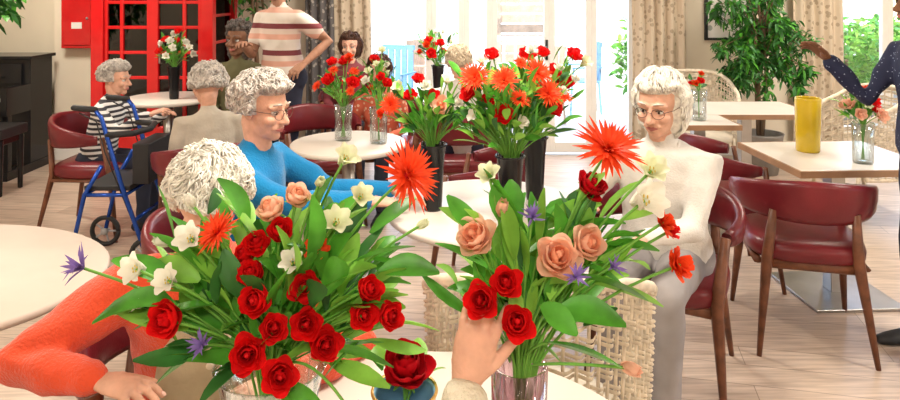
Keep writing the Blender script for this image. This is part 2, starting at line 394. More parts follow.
# red phone box
e=empty('red_telephone_box',(-2.66,6.42,0)); mb=MB(); W=.49; dk=M('booth_dark_interior',(.02,.012,.012),.5)
for sx in(-1,1):
    bx(mb,sx*W-.055,sx*W+.055,-.36,-.27,0,2.2,REDP); bx(mb,sx*W-.055,sx*W+.055,.27,.35,0,2.2,REDP)
    bx(mb,sx*W-.02,sx*W+.02,-.29,.3,0,.4,REDP)
    for k in range(7): bx(mb,sx*W-.015,sx*W+.015,-.29,.3,.4+k*.25,.43+k*.25,REDP)
bx(mb,-W,W,-.38,.36,2.15,2.4,REDP); bx(mb,-W+.055,W-.055,-.34,-.29,0,.42,REDP)
bx(mb,-W+.1,W-.1,-.355,-.34,.1,.34,REDP)
bx(mb,-W,W,-.36,.36,-.0,.03,REDP); bx(mb,-W+.05,W-.05,.32,.35,0,2.2,REDP)
for x in (-.42,-.28,.28,.42): bx(mb,x-.016,x+.016,-.335,-.295,.42,2.15,REDP)
bx(mb,-.05,.05,-.345,-.29,.42,2.15,REDP)
for k in range(8): bx(mb,-.44,.44,-.33,-.3,.4+k*.225,.43+k*.225,REDP)
mb.obj('cabinet',e,False,bevel=.006)
mb=MB(); bx(mb,-.44,.44,-.314,-.31,.42,2.15,PANED)
for sx in(-1,1): bx(mb,sx*W-.004,sx*W+.004,-.29,.3,.4,2.15,PANED)
mb.obj('glazing',e,False)
mb=MB(); bx(mb,-.44,.44,.2,.315,.03,2.14,dk); bx(mb,-.14,.1,.05,.2,1.0,1.5,BLK); ell(mb,(.0,.03,1.3),(.06,.02,.06),STEEL); tube(mb,[(-.1,.0,1.2),(-.12,-.02,1.3),(-.1,.0,1.42)],.018,BLK,8,'round'); bx(mb,-.3,.3,-.05,.2,.82,.85,BLKM); mb.obj('payphone',e,False)
mb=MB(); tube(mb,[(.08,-.35,1.0),(.08,-.38,1.0),(.08,-.38,1.2),(.08,-.35,1.2)],.01,STEEL); mb.obj('door_pull',e)
# piano
e=empty('upright_piano',(-4.42,6.2,0)); e.scale=(.82,1,1); mb=MB()
bx(mb,-.74,.74,-.02,.32,.06,1.02,BLK); bx(mb,-.77,.77,-.05,.34,1.02,1.05,BLK); bx(mb,-.74,.74,-.32,-.02,.6,.68,BLK)
for s in(-1,1): bx(mb,s*.71-.035,s*.71+.035,-.36,-.02,.56,.8,BLK); bx(mb,s*.71-.03,s*.71+.03,-.34,-.28,.0,.56,BLK); bx(mb,s*.71-.04,s*.71+.04,-.36,.3,0,.08,BLK)
bx(mb,-.66,.66,-.05,-.02,.8,.98,BLK); bx(mb,-.5,.5,-.08,-.05,.86,.87,BLK)
mb.obj('case',e,False,bevel=.005)
mb=MB(); 
for k in range(50): bx(mb,-.66+k*.0264,-.66+k*.0264+.0245,-.3,-.16,.68,.7,TRIM)
for k in range(50):
    if k%7 not in(2,6): bx(mb,-.642+k*.0264,-.642+k*.0264+.012,-.24,-.14,.7,.715,BLKM)
mb.obj('keys',e,False)
e=empty('piano_stool',(-3.85,5.55,0)); mb=MB(); bx(mb,-.3,.3,-.17,.17,.46,.54,BLKM); bx(mb,-.27,.27,-.15,.15,.4,.46,BLK)
for a in(-1,1):
    for b in(-1,1): tube(mb,[(a*.26,b*.13,.45),(a*.26,b*.13,0)],[.03,.02],BLK)
mb.obj('stool',e,False,bevel=.01)
# ------------------------------------------------------------------ furniture
def tub_chair(x,y,yaw,name='burgundy_tub_chair'):
    e=empty(name,(x,y,0),yaw)
    mb=MB(); K=36
    n=10
    vs=[];fs=[]
    for i in range(K+1):
        a=-rad(118)+rad(236)*i/K; q=abs(a)/rad(118)
        ztop=.80-.11*q**1.5; hh=.145*(1-q**1.6)+.055; zb=ztop-hh
        zc=(ztop+zb)/2; th=.024
        for j in range(n):
            t=2*math.pi*j/n; cs,sn=math.cos(t),math.sin(t)
            rr=th*math.copysign(abs(cs)**.6,cs); zz=zc+hh/2*math.copysign(abs(sn)**.6,sn)
            flare=.1*(zz-.6)
            vs.append(V(((.29+rr+flare)*math.sin(a),-(.27+rr+flare)*math.cos(a)+.0,zz)))
    for i in range(K):
        for j in range(n):
            p=i*n+j; r=i*n+(j+1)%n; fs.append((p,r,r+n,p+n))
    fs.append(tuple(range(n))); fs.append(tuple(reversed([K*n+j for j in range(n)])))
    mb.add(vs,fs,LEA); mb.obj('backrest',e)
    mb=MB(); vs=[];fs=[]; n=36
    prof=[(.0,.40),(.9,.40),(.99,.42),(1.0,.45),(.97,.48),(.85,.493),(.5,.498),(0,.5)]
    for s,z in prof:
        for j in range(n):
            t=2*math.pi*j/n; cx,sy=math.cos(t),math.sin(t)
            vs.append(V((.26*s*math.copysign(abs(cx)**.6,cx),.25*s*math.copysign(abs(sy)**.6,sy)+.01,z)))
    for i in range(len(prof)-1):
        for j in range(n):
            p=i*n+j;r=i*n+(j+1)%n; fs.append((p,r,r+n,p+n))
    mb.add(vs,fs,LEA); mb.obj('seat_cushion',e)
    mb=MB()
    for s in(-1,1):
        tube(mb,[(s*.262,.16,.68),(s*.235,.2,.42),(s*.27,.26,0)],[(.014,.02),(.018,.026),(.011,.011)],WOOD,8)
        tube(mb,[(s*.17,-.245,.65),(s*.19,-.215,.42),(s*.24,-.3,0)],[(.014,.018),(.018,.026),(.011,.011)],WOOD,8)
        tube(mb,[(s*.225,-.19,.39),(s*.232,.2,.39)],[(.012,.022)]*2,WOOD,8)
    tube(mb,[(-.23,.2,.39),(.23,.2,.39)],[(.022,.012)]*2,WOOD,8); tube(mb,[(-.19,-.21,.39),(.19,-.21,.39)],[(.022,.012)]*2,WOOD,8)
    mb.obj('frame_legs',e)
    return e
def wicker_chair(x,y,yaw,fine=True):
    e=empty('wicker_armchair',(x,y,0),yaw); mb=MB()
    A=rad(112); NS=44 if fine else 30; NR=15 if fine else 10
    def pt(u,v,off=0):
        a=-A+2*A*u; q=abs(a)/A
        zt=.92-.22*q**2.4; z=.30+(zt-.30)*v; r=1+.12*(z-.3)
        ca,sa=math.cos(a),math.sin(a)
        return V(((.295*r+off)*math.copysign(abs(sa)**.75,sa),-(.26*r+off)*math.copysign(abs(ca)**.75,ca),z))
    for k in range(NS+1): tube(mb,[pt(k/NS,j/5) for j in range(6)],.005,WICK,5,False)
    for r in range(NR):
        ph=r%2
        for sh in (.16,.5):
            v0=(r+sh)/NR; v1=(r+sh+.26)/NR
            def f(u,v):
                off=.011*math.cos(math.pi*(u*NS/1.0+ph)); return pt(u,v0+(v1-v0)*v,off+.003*math.sin(math.pi*v))
            grid(mb,f,NS*4,2,WICK)
    for v in (1,0): tube(mb,[pt(k/40,v) for k in range(41)],.017 if v else .012,WICK,8,'round')
    for u in(0,1): tube(mb,[pt(u,0),pt(u,.5),pt(u,1)],.015,WICK,8,'round')
    mb.obj('woven_shell',e)
    mb=MB(); lathe(mb,[(.26,.36),(.275,.38),(.27,.42),(.2,.44),(.001,.445)],(0,.01,0),M('cream_cushion',(.6,.54,.44),.9,bump=.1),32); mb.obj('seat_cushion',e)
    mb=MB()
    for s in(-1,1):
        tube(mb,[(s*.24,.15,.4),(s*.25,.2,0)],[.016,.012],WICK); tube(mb,[(s*.22,-.18,.4),(s*.24,-.25,0)],[.016,.012],WICK)
    tube(mb,[(.24,.17,.2),(-.24,.17,.2)],.008,WICK); lathe(mb,[(.27,.33),(.28,.35),(.27,.37)],(0,0,0),WICK,32)
    mb.obj('legs',e)
def rtable(x,y,r,name='round_table',top=TOP,h=.75,ex=1.0):
    e=empty(name,(x,y,0)); mb=MB(); lathe(mb,[(.001,h-.03),(r-.01,h-.03),(r,h-.022),(r,h-.006),(r-.006,h),(.001,h)],(0,0,0),top,64)
    o=mb.obj('tabletop',e); o.scale=(ex,1,1)
    mb=MB(); tube(mb,[(0,0,h-.03),(0,0,.03)],.04,STEEL,16); lathe(mb,[(.001,.03),(.2,.025),(.23,.012),(.23,0)],(0,0,0),STEEL,40); lathe(mb,[(.12,h-.03),(.12,h-.045),(.04,h-.06)],(0,0,0),STEEL,24); mb.obj('pedestal',e)
def stable(x,y,w,d,yaw=0,name='square_table',top=TOP,h=.75,bev=.004):
    e=empty(name,(x,y,0),yaw); mb=MB(); bx(mb,-w/2+.012,w/2-.012,-d/2+.012,d/2-.012,h-.028,h,top); mb.obj('tabletop',e,False,bevel=bev)
    mb=MB()
    for s in(-1,1): bx(mb,s*(w/2-.006)-.006,s*(w/2-.006)+.006,-d/2,d/2,h-.035,h-.001,EDGE); bx(mb,-w/2+.012,w/2-.012,s*(d/2-.006)-.006,s*(d/2-.006)+.006,h-.035,h-.001,EDGE)
    mb.obj('wood_edging',e,False)
    mb=MB(); bx(mb,-.04,.04,-.04,.04,.015,h-.03,STEEL); bx(mb,-.24,.24,-.24,.24,0,.015,STEEL); bx(mb,-.15,.15,-.15,.15,h-.04,h-.028,STEEL); mb.obj('pedestal',e,False,bevel=.003)
rtable(-.05,1.2,.5)
rtable(.16,2.82,.42)
rtable(-.6,4.02,.34)
rtable(-2.36,5.7,.36)
rtable(-.1,5.75,.35)
rtable(-1.78,2.12,.5,'oval_table',TOPB,ex=1.35)
stable(2.1,3.72,.76,.66,3)
stable(2.25,5.2,.85,.6,0)
stable(1.72,4.72,.45,.4,0)
tub_chair(1.7,3.3,-14); tub_chair(1.58,3.98,-95)
tub_chair(-.84,2.6,-98); tub_chair(.92,2.92,152); tub_chair(-2.43,4.72,-92); tub_chair(-1.42,4.02,28)
tub_chair(.06,4.85,8); tub_chair(-.95,4.85,-150); tub_chair(.2,3.75,75); tub_chair(-.68,1.88,204)
tub_chair(-1.73,5.68,180); tub_chair(-.85,6.05,180); tub_chair(-.5,5.25,180)
wicker_chair(.25,1.97,-4); wicker_chair(2.15,5.88,178,False); wicker_chair(3.05,5.1,95,False); wicker_chair(-1.13,1.32,10,True)
# ------------------------------------------------------------------ plants
def ficus(x,y,cz,rx,rz,n,name='potted_ficus',lm=(LF,LFD,LFD),pot=.18,L=.075):
    e=empty(name,(x,y,0)); mb=MB(); lathe(mb,[(pot*.75,0),(pot,.34),(pot*1.04,.36),(pot*.92,.36),(pot*.9,.3),(.001,.3)],(0,0,0),TERR,32); mb.obj('pot',e)
    mb=MB()
    for k in range(3): tube(mb,[(U(-.03,.03),U(-.03,.03),.3),(U(-.06,.06),U(-.06,.06),cz*.6),(U(-.12,.12),U(-.12,.12),cz)],[.02,.016,.01],BARK,7)
    tips=[]
    for k in range(60):
        d=V((U(-1,1),U(-1,1),U(-1,1)));
        if d.length>1: d.normalize()
        p=V((d.x*rx,d.y*rx,cz+d.z*rz)); q=V((0,0,cz-rz*.5+U(0,rz)*.7)); m=(p+q)/2+V((0,0,.1)); P=bez(q,m,p,5)
        tube(mb,P,[.007,.006,.005,.004,.003,.002],BARK,5,False); tips.append(P)
    mb.obj('trunk_branches',e)
    mb=MB()
    for i in range(n):
        P=random.choice(tips); b=P[random.choice((2,3,4,5,5))]+V((U(-1,1),U(-1,1),U(-1,1)))*.05
        leaf(mb,b,V((U(-1,1),U(-1,1),U(-1,.5))),L*U(.7,1.3),L*.42*U(.8,1.2),random.choice(lm),.35,3)
    mb.obj('foliage',e)
ficus(2.82,6.15,1.3,.42,.72,3600,L=.07)
ficus(-3.9,4.95,1.85,.72,.68,2200,L=.11)
ficus(-1.78,6.4,1.9,.3,.5,900)
# ------------------------------------------------------------------ outside
GR=M('patio_paving',(.75,.72,.67),.8,var=.1,scale=3); FEN=M('fence_paint',(.74,.77,.79),.7,var=.15); DECK=M('deck_wood',(.5,.36,.26),.7,var=.2)
mb=MB(); bx(mb,-9,12,7.0,17,-.14,-.04,GR); mb.obj('patio_ground',smooth=False)
mb=MB()
for k in range(75): bx(mb,-5+k*.18,-5+k*.18+.13,13.0,13.03,-.04,1.9,FEN)
for z in(.4,1.5): bx(mb,-5,8.5,13.03,13.08,z,z+.08,FEN)
mb.obj('garden_fence',smooth=False)
mb=MB()
for x in(-1.6,0.3,2.2,4.2):
    bx(mb,x,x+.1,10,10.1,-.04,2.6,TRIM); bx(mb,x,x+.08,9,11.8,2.5,2.6,TRIM)
bx(mb,-1.6,4.3,10,10.1,2.4,2.5,TRIM)
for k in range(34): 
    if not 6<k<13: bx(mb,-1.6+k*.17,-1.57+k*.17,10.03,10.07,.1,.9,TRIM)
bx(mb,-1.6,-.6,10.02,10.08,.9,.97,TRIM); bx(mb,.6,4.2,10.02,10.08,.9,.97,TRIM)
mb.obj('garden_pergola',smooth=False)
PC=M('patio_blue',(.16,.34,.5),.5)
mb=MB()
for k in range(12): bx(mb,.75,1.65,11.0,11.04,.0+k*.16,.13+k*.16,DECK)
for x in(.75,1.6): bx(mb,x,x+.07,10.95,11.05,-.04,2.0,DECK)
bx(mb,.6,1.8,10.8,12,2.0,2.06,DECK); mb.obj('garden_shed_screen',smooth=False)
def patio_chair(x,y,yaw,c=PC):
    e=empty('patio_chair',(x,y,-.04),yaw); mb=MB()
    for k in range(5): bx(mb,-.22+k*.09,-.15+k*.09,-.22,-.2,.45,.95,c); bx(mb,-.22+k*.09,-.15+k*.09,-.2,.2,.43,.45,c)
    for a in(-1,1):
        for b in(-1,1): tube(mb,[(a*.2,b*.19,.43),(a*.22,b*.22,0)],.015,c)
        bx(mb,a*.24-.02,a*.24+.02,-.22,.2,.63,.65,c); tube(mb,[(a*.24,.18,.63),(a*.22,.2,.43)],.012,c)
    bx(mb,-.24,.24,-.225,-.205,.92,.98,c); mb.obj('slatted_frame',e,False)
patio_chair(-.75,8.6,160); patio_chair(-.3,9.6,-120,DECK); patio_chair(1.15,8.5,150,DECK); patio_chair(1.8,9.4,100)
rtable(.45,9.0,.35,'patio_table',TRIM,.7); bpy.data.objects['patio_table'].location.z=-.04
for i,(x,y) in enumerate(((2.4,8.3),(-1.8,8.6),(3.9,8.2),(4.9,8.4),(5.6,8.9),(3.2,9.2),(6.2,9.6),(4.4,9.2))):
    e=empty('garden_shrub',(x,y,-.04)); mb=MB(); lathe(mb,[(.16,0),(.22,.35),(.2,.35),(.001,.3)],(0,0,0),TERR,24); mb.obj('pot',e)
    mb=MB()
    for k in range(600):
        d=V((U(-1,1),U(-1,1),U(-1,1))).normalized()*U(.4,1); leaf(mb,V((d.x*.42,d.y*.42,.85+d.z*.55)),V((U(-1,1),U(-1,1),U(-.5,1))),.13,.06,random.choice((LF,LF2)),.3,3)
    tube(mb,[(0,0,.3),(0,0,.9)],.02,BARK); mb.obj('foliage',e)
# ------------------------------------------------------------------ bouquets
def vb(name,x,y,z,kind,items,neck,nleaf,spr,h0,h1,**k):
    e=empty(name,(x,y,z)); vase(e,kind); bouquet(e,items,neck,nleaf,spr,h0,h1,**k); return e
def I(k,dx,h,dy,r,m,inner=None):
    t=(k,dx/100,dy/100,h/100,r/100,m); return t+(inner,) if inner else t
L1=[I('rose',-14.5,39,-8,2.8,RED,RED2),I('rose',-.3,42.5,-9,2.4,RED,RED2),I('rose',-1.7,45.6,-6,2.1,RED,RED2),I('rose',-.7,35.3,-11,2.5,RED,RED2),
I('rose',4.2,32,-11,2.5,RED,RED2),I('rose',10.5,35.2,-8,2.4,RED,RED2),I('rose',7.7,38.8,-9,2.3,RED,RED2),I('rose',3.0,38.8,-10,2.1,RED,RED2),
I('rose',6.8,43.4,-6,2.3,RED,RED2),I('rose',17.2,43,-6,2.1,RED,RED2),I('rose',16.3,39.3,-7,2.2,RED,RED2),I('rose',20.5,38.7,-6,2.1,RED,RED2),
I('rose',2,51,-2,2.1,RED,RED2),I('rose',-1.7,49.2,-3,2.1,RED,RED2),I('carn',8.3,48.7,-4,2.2,ORG),I('rose',-4,47,-2,2.0,RED,RED2),
I('gerb',-7,51.3,-5,3.9,ORG),I('gerb',22.3,59,0,6.0,ORG),
I('lily',-11.5,50.5,-5,2.9,WHT),I('lily',-20.7,45.3,-4,2.8,WHT),I('lily',-14.3,44.7,-7,2.6,WHT),I('lily',-20,40,-4,2.4,WHT),I('lily',5,47.2,-6,2.4,WHT),I('bud',-13,55,-1,1.7,WHT),
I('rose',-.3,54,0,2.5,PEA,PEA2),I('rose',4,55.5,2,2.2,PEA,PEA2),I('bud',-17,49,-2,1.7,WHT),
I('spiky',-31,43.7,0,4.2,PUR),I('spiky',-7.8,35.8,-9,3,PUR),I('spiky',13.8,26.5,-9,2.6,PUR),
I('lily',12,61.6,2,2.7,CRM),I('lily',11.3,52.5,-3,2.8,CRM),I('lily',15,56,-1,2.4,CRM),I('bud',25,51,0,1.3,CRM),I('bud',8,58,0,1.4,CRM)]
E1=[(-8,-5,40,-20,-6,38,5),(-10,-3,44,-19,-3,52,4.4),(-6,-4,34,-16,-7,30,5),(8,-5,42,18,-4,47,4.4),(10,-5,33,21,-8,33,4.5),(14,-3,46,24,-1,49,4),(3,-6,28,12,-11,26,4.5),(-4,0,50,-9,0,60,4),(6,0,50,10,1,60,4),(12,-3,38,23,-3,42,4.4),(-12,-5,36,-24,-5,41,4.5),(18,-2,44,28,-2,45,3.8),(-15,-2,42,-26,-1,47,4),(8,-1,48,16,0,55,4.2),(-6,-3,46,-15,-3,50,4.5),(10,-3,44,14,-4,52,4)]
vb('glass_vase_of_roses',-.297,1.13,.75,'flare',L1,.28,240,.22,.30,.52,lsize=.115,lw=.037,extra=E1)
L2=[I('rose',-2.8,44.5,-7,2.3,RED,RED2),I('rose',-6.8,42,-8,2.5,RED,RED2),I('rose',-1.2,39.2,-9,2.5,RED,RED2),
I('rose',-7.8,50.8,-4,3.0,PEA,PEA2),I('rose',5.5,48.2,-6,3.2,PEA,PEA2),I('rose',11,49.5,-4,2.8,PEA,PEA2),I('bud',16.8,30.5,-6,1.9,PEA),I('bud',-3,54,-1,1.8,PEA),
I('gerb',14.3,63.3,-1,6.2,ORG),I('rose',12.2,57.8,0,2.5,REDD),I('lily',20,56,-3,4.2,WHT),I('lily',22,60,0,3.2,CRM),
I('carn',23.2,52.5,-3,2.3,ORG),I('carn',25.5,46,-4,2.7,ORG),I('carn',25,50.5,-1,1.9,RED),
I('spiky',1.8,53,-3,3,PUR),I('spiky',7.7,45.7,-8,2.8,PUR),I('spiky',14,46,-5,2.6,PUR),I('lily',-5,59,1,2.4,CRM)]
E2=[(2,-3,42,10,-6,45,4.2),(5,-4,38,16,-7,39,4.6),(8,-3,44,20,-5,42,4.2),(-1,-2,46,-3,-1,57,4),(3,-2,48,4,-2,59,4),(9,-1,50,13,0,58,3.8),(4,-5,34,15,-8,33,4.2),(-4,-3,44,-14,-2,50,4),(-6,-2,50,-12,0,57,3.6),(14,-1,48,23,-1,48,3.8),(12,-2,42,23,-3,40,4.2),(17,-1,52,25,0,55,3.6),(3,-5,40,8,-9,38,3.8),(1,-1,50,-6,0,62,3.6),(8,0,50,18,1,52,4)]
vb('glass_vase_of_mixed_flowers',.115,1.13,.75,'pink',L2,.28,110,.15,.36,.54,lsize=.11,lw=.034,extra=E2,xo=.03)
vb('blue_pot_with_rose',-.083,1.24,.75,'blue',[I('rose',.5,22.5,-1,4.2,REDD,REDD)],.15,14,.05,.16,.2,lsize=.07,lw=.03,view=(0,-.5,.7))
LB=[I('rose',3.3,43.7,-4,3.7,PEA,PEA2),I('rose',-9,48,-4,2.8,RED),I('gerb',-17,43,-2,5,ORG),I('carn',-3,51,0,3,WHT),I('rose',0,47,0,2.8,RED),I('lily',6,53,0,3.5,WHT),I('rose',-6,54,2,2.5,RED),I('lily',-14,50,0,3.5,CRM),I('carn',-21,40,-3,2.5,ORG)]
vb('black_vase_of_flowers',-.07,2.79,.75,'black',LB,.27,110,.15,.34,.52,hi=False,back=0,pl=0)
LB=[I('gerb',-13.5,57,-5,6.5,ORG),I('gerb',-2.7,56,-6,6,ORG),I('gerb',9.6,58.5,-4,6.5,ORG),I('gerb',13.5,51,-6,6.5,ORG),I('rose',25,66,0,3,RED),I('rose',-7,66,0,2.8,RED),I('rose',-3,44.6,-8,3.6,RED),I('rose',-17,51.5,-5,3,RED),
I('lily',-14,43,-6,3.2,WHT),I('carn',4,41,-7,2.8,WHT),I('carn',8,67,0,2.6,WHT),I('lily',-11,63,0,3.4,WHT),I('carn',19,60,1,2.6,WHT),I('carn',-20,47,0,2.4,WHT),I('lily',29,62,2,3.4,CRM),I('gerb',3,49,-6,4.5,ORG),I('rose',17,46,-4,3,RED),I('carn',25,56,0,2.3,WHT),I('carn',20,52,-2,2.3,WHT),I('rose',-9,49,-5,2.6,RED)]
vb('black_vase_of_flowers',.23,2.6,.75,'black',LB,.27,230,.23,.36,.62,hi=False,lsize=.1,lw=.032,back=0,pl=1)
vb('black_vase_of_flowers',.365,2.93,.75,'black',rnd_items(10,.17,.45,.68,[('gerb',ORG),('rose',RED),('carn',WHT)],.035),.27,110,.18,.38,.62,hi=False,back=0,pl=0)
vb('glass_vase_of_flowers',-.64,4.08,.75,'clear',rnd_items(14,.17,.3,.52,[('rose',RED),('carn',ORG),('gerb',ORG)],.035),.21,50,.16,.24,.45,hi=False)
vb('glass_vase_of_flowers',-.42,4.0,.75,'clear',rnd_items(9,.09,.36,.55,[('carn',WHT),('rose',RED),('lily',CRM)],.028),.21,50,.11,.24,.5,hi=False)
vb('black_vase_of_flowers',-2.28,5.62,.75,'black',rnd_items(13,.16,.36,.58,[('carn',WHT),('rose',RED),('lily',WHT)],.035),.27,60,.15,.33,.52,hi=False)
vb('black_vase_of_flowers',-.1,5.7,.75,'black',rnd_items(12,.19,.35,.58,[('carn',ORG),('rose',RED),('lily',WHT)],.035),.27,70,.18,.3,.55,hi=False)
vb('glass_vase_of_flowers',2.15,3.54,.75,'clear',rnd_items(11,.1,.27,.38,[('carn',ORG),('rose',PEA),('lily',CRM),('rose',RED)],.032),.2,30,.1,.22,.34,hi=False)
vb('glass_vase_of_flowers',1.72,4.7,.75,'clear',rnd_items(4,.05,.25,.32,[('carn',ORG),('rose',RED)],.025),.2,12,.06,.22,.3,hi=False)
e=empty('yellow_vase',(2.0,3.8,.75)); vase(e,'yellow')
# ------------------------------------------------------------------ people
SK=M('skin_pale',(.7,.4,.29),.62,var=.12,scale=30,sss=.1,bump=.25,bscale=70,spec=.25)
SKT=M('skin_tan',(.38,.2,.13),.55,var=.12,scale=30,bump=.1,bscale=90,spec=.3)
SKD=M('skin_brown',(.22,.105,.06),.55,var=.12,scale=30,bump=.1,bscale=90,spec=.3)
NAIL=M('fingernail',(.78,.52,.45),.25,var=.05)
LIP=M('lips',(.5,.17,.15),.5); EYW=M('eye_white',(.75,.73,.7),.2,var=.02); EYI=M('iris',(.07,.05,.04),.2)
HW=M('hair_white',(.82,.77,.7),.6,var=.28,scale=45); HG=M('hair_grey',(.56,.52,.48),.6,var=.45,scale=40); HB=M('hair_brown',(.07,.03,.018),.5,var=.3,scale=50); HK=M('hair_dark_grey',(.13,.11,.1),.6,var=.7,scale=40); HBL=M('hair_blond_white',(.72,.61,.46),.6,var=.25,scale=45)
def hand(parent,W,D,N,right,skin,s=1,curl=(14,20,16),thumb=(.7,.6,-.25),nails=False,spread=.0,vox=.0032):
    D=D.normalized(); N=(N-D*N.dot(D)).normalized(); T=N.cross(D) if right else D.cross(N)
    mb=MB(); W=V(W)
    tube(mb,[W-D*.03*s,W,W+D*.03*s,W+D*.065*s,W+D*.085*s],[(.024*s,.018*s),(.026*s,.017*s),(.035*s,.016*s),(.039*s,.014*s),(.036*s,.011*s)],skin,14,'round',side=T)
    ell(mb,W+D*.035*s+T*.022*s-N*.006*s,(.02*s,.02*s,.02*s),skin,10,8)
    nm=MB()
    for i,(off,L) in enumerate(((.028,.071),(.0095,.08),(-.0095,.074),(-.028,.058))):
        p=W+D*(.082-.006*abs(i-1))*s+T*off*s; ang=0; pts=[p-D*.02*s,p]; ca=[c*(1+.12*(i-1)) for c in curl]; side=T*((1.5-i)*.09+spread*(1.5-i))
        dd=D
        for f,c in zip((.45,.31,.24),ca):
            ang+=c; d=(D*math.cos(rad(ang))-N*math.sin(rad(ang))+side*math.cos(rad(ang))).normalized(); p=p+d*L*f*s; pts.append(p); dd=d
        r=.0086 if i<3 else .0074
        tube(mb,pts,[r*s,r*1.0*s,r*1.04*s,r*.95*s,r*.78*s],skin,10,'round')
        for kk in (1,2): ell(mb,pts[kk]+N*.0015*s,(r*1.14*s,)*3,skin,8,6)
        if nails:
            tube(mb,[W+D*.02*s+T*off*.5*s+N*.0135*s,pts[1]+N*.005*s],[.0024*s,.0032*s],skin,6,'round')
            nn=(N*math.cos(rad(ang))+D*math.sin(rad(ang))).normalized(); R=Matrix((T,dd,nn)).transposed()
            ell(nm,pts[-1]+nn*r*.66*s-dd*.001,(.0052*s,.0075*s,.002*s),NAIL,10,6,rot=R)
    tv=(D*thumb[0]+T*thumb[1]+N*thumb[2]).normalized(); tv2=(tv+D*.45-N*.15).normalized()
    b=W+D*.02*s+T*.018*s; tube(mb,[b,b+tv*.036*s,b+tv*.036*s+tv2*.03*s,b+tv*.036*s+tv2*.056*s],[.014*s,.0115*s,.0105*s,.0085*s],skin,10,'round')
    mb.obj('hand_right' if right else 'hand_left',parent,voxel=vox,sm=1 if nails else 2)
    if nails: nm.obj('nails',parent)
def ik(a,b,l1,l2,h):
    d=b-a;L=d.length;u=d.normalized()
    if L>(l1+l2)*.985: L=(l1+l2)*.985; b=a+u*L
    x=(l1*l1-l2*l2+L*L)/(2*L); q=math.sqrt(max(l1*l1-x*x,0)); n=(h-u*h.dot(u)).normalized(); return a+u*x+n*q,b
def hairdo(parent,Mh,mat,style,n):
    mb=MB(); mb.M=Mh; c=V((0,-.012,.03)); t={'curly':.02,'short':.011,'bob':.02,'long':.02}[style]; rx,ry,rz=.079+t,.1+t,.09+t
    curl=style in('curly','long'); sd0=U(0,50); wave=style=='bob'
    def msk(d):
        f=max(0,min(1,(d.y-.1)/.3))*max(0,min(1,(.55-d.z)/.25))
        low=max(0,min(1,(-.35-d.z)/.25)) if style in('curly','short') else 0
        return max(f,low)
    def surf(d,k=1):
        m=msk(d); dq=d+V((sd0,0,0)); q=(1+.09*noise.noise(dq*2.6)+.06*noise.noise(dq*7))*k; q=q*(1-m)+.68*m
        z=d.z*rz
        if style in('bob','long') and d.z<0: z*=1+ (1.0 if style=='long' else .5)
        return c+V((d.x*rx*(1.08 if wave and d.z<.2 else 1),d.y*ry,z))*q
    def f(u,v):
        ph=math.pi*v; th=2*math.pi*u; d=V((math.sin(ph)*math.cos(th),math.sin(ph)*math.sin(th),math.cos(ph))); return surf(d,.97)
    grid(mb,f,40,24,mat)
    k=0;tries=0; R0=.0026 if n>900 else (.0032 if n>600 else (.0042 if n>250 else .0055))
    while k<n and tries<n*6:
        tries+=1
        d=V((random.gauss(0,1),random.gauss(0,1),random.gauss(0,1))).normalized()
        if msk(d)>.25: continue
        k+=1
        crown=V((.1,-.25,1)).normalized(); fl=(d-crown*d.dot(crown)); 
        if fl.length<.05: fl=V((1,0,0))
        fl=fl-d*fl.dot(d); fl.normalize(); sd=d.cross(fl); P=[];ph=U(0,6); cu=.2 if curl else (.12 if wave else .05); dd=V(d); L0=U(-.01,.1) if curl else U(.0,.06)
        if curl or wave:
            g=noise.noise(d*3+V((sd0,3,1)))*(2.2 if curl else 1.0); fl=(fl+sd*(g+U(-.25,.25))).normalized()
        for j in range(6):
            w=V(dd)
            if curl or wave: w=w+sd*cu*.4*math.sin(ph+j*1.1)
            w.normalize(); lift=1.0+(.045*math.sin(ph+j*1.0)+L0 if curl else .015+L0)
            if msk(w)>.6: break
            P.append(surf(w,lift)); dd=(dd+fl*(.085 if curl else .12)+sd*U(-.02,.02)).normalized()
        if len(P)>2:
            tube(mb,P,[R0*(.5+.7*math.sin(math.pi*(i+.5)/len(P))) for i in range(len(P))],mat,4,'round' if n<250 else True)
    mb.obj('hair',parent)
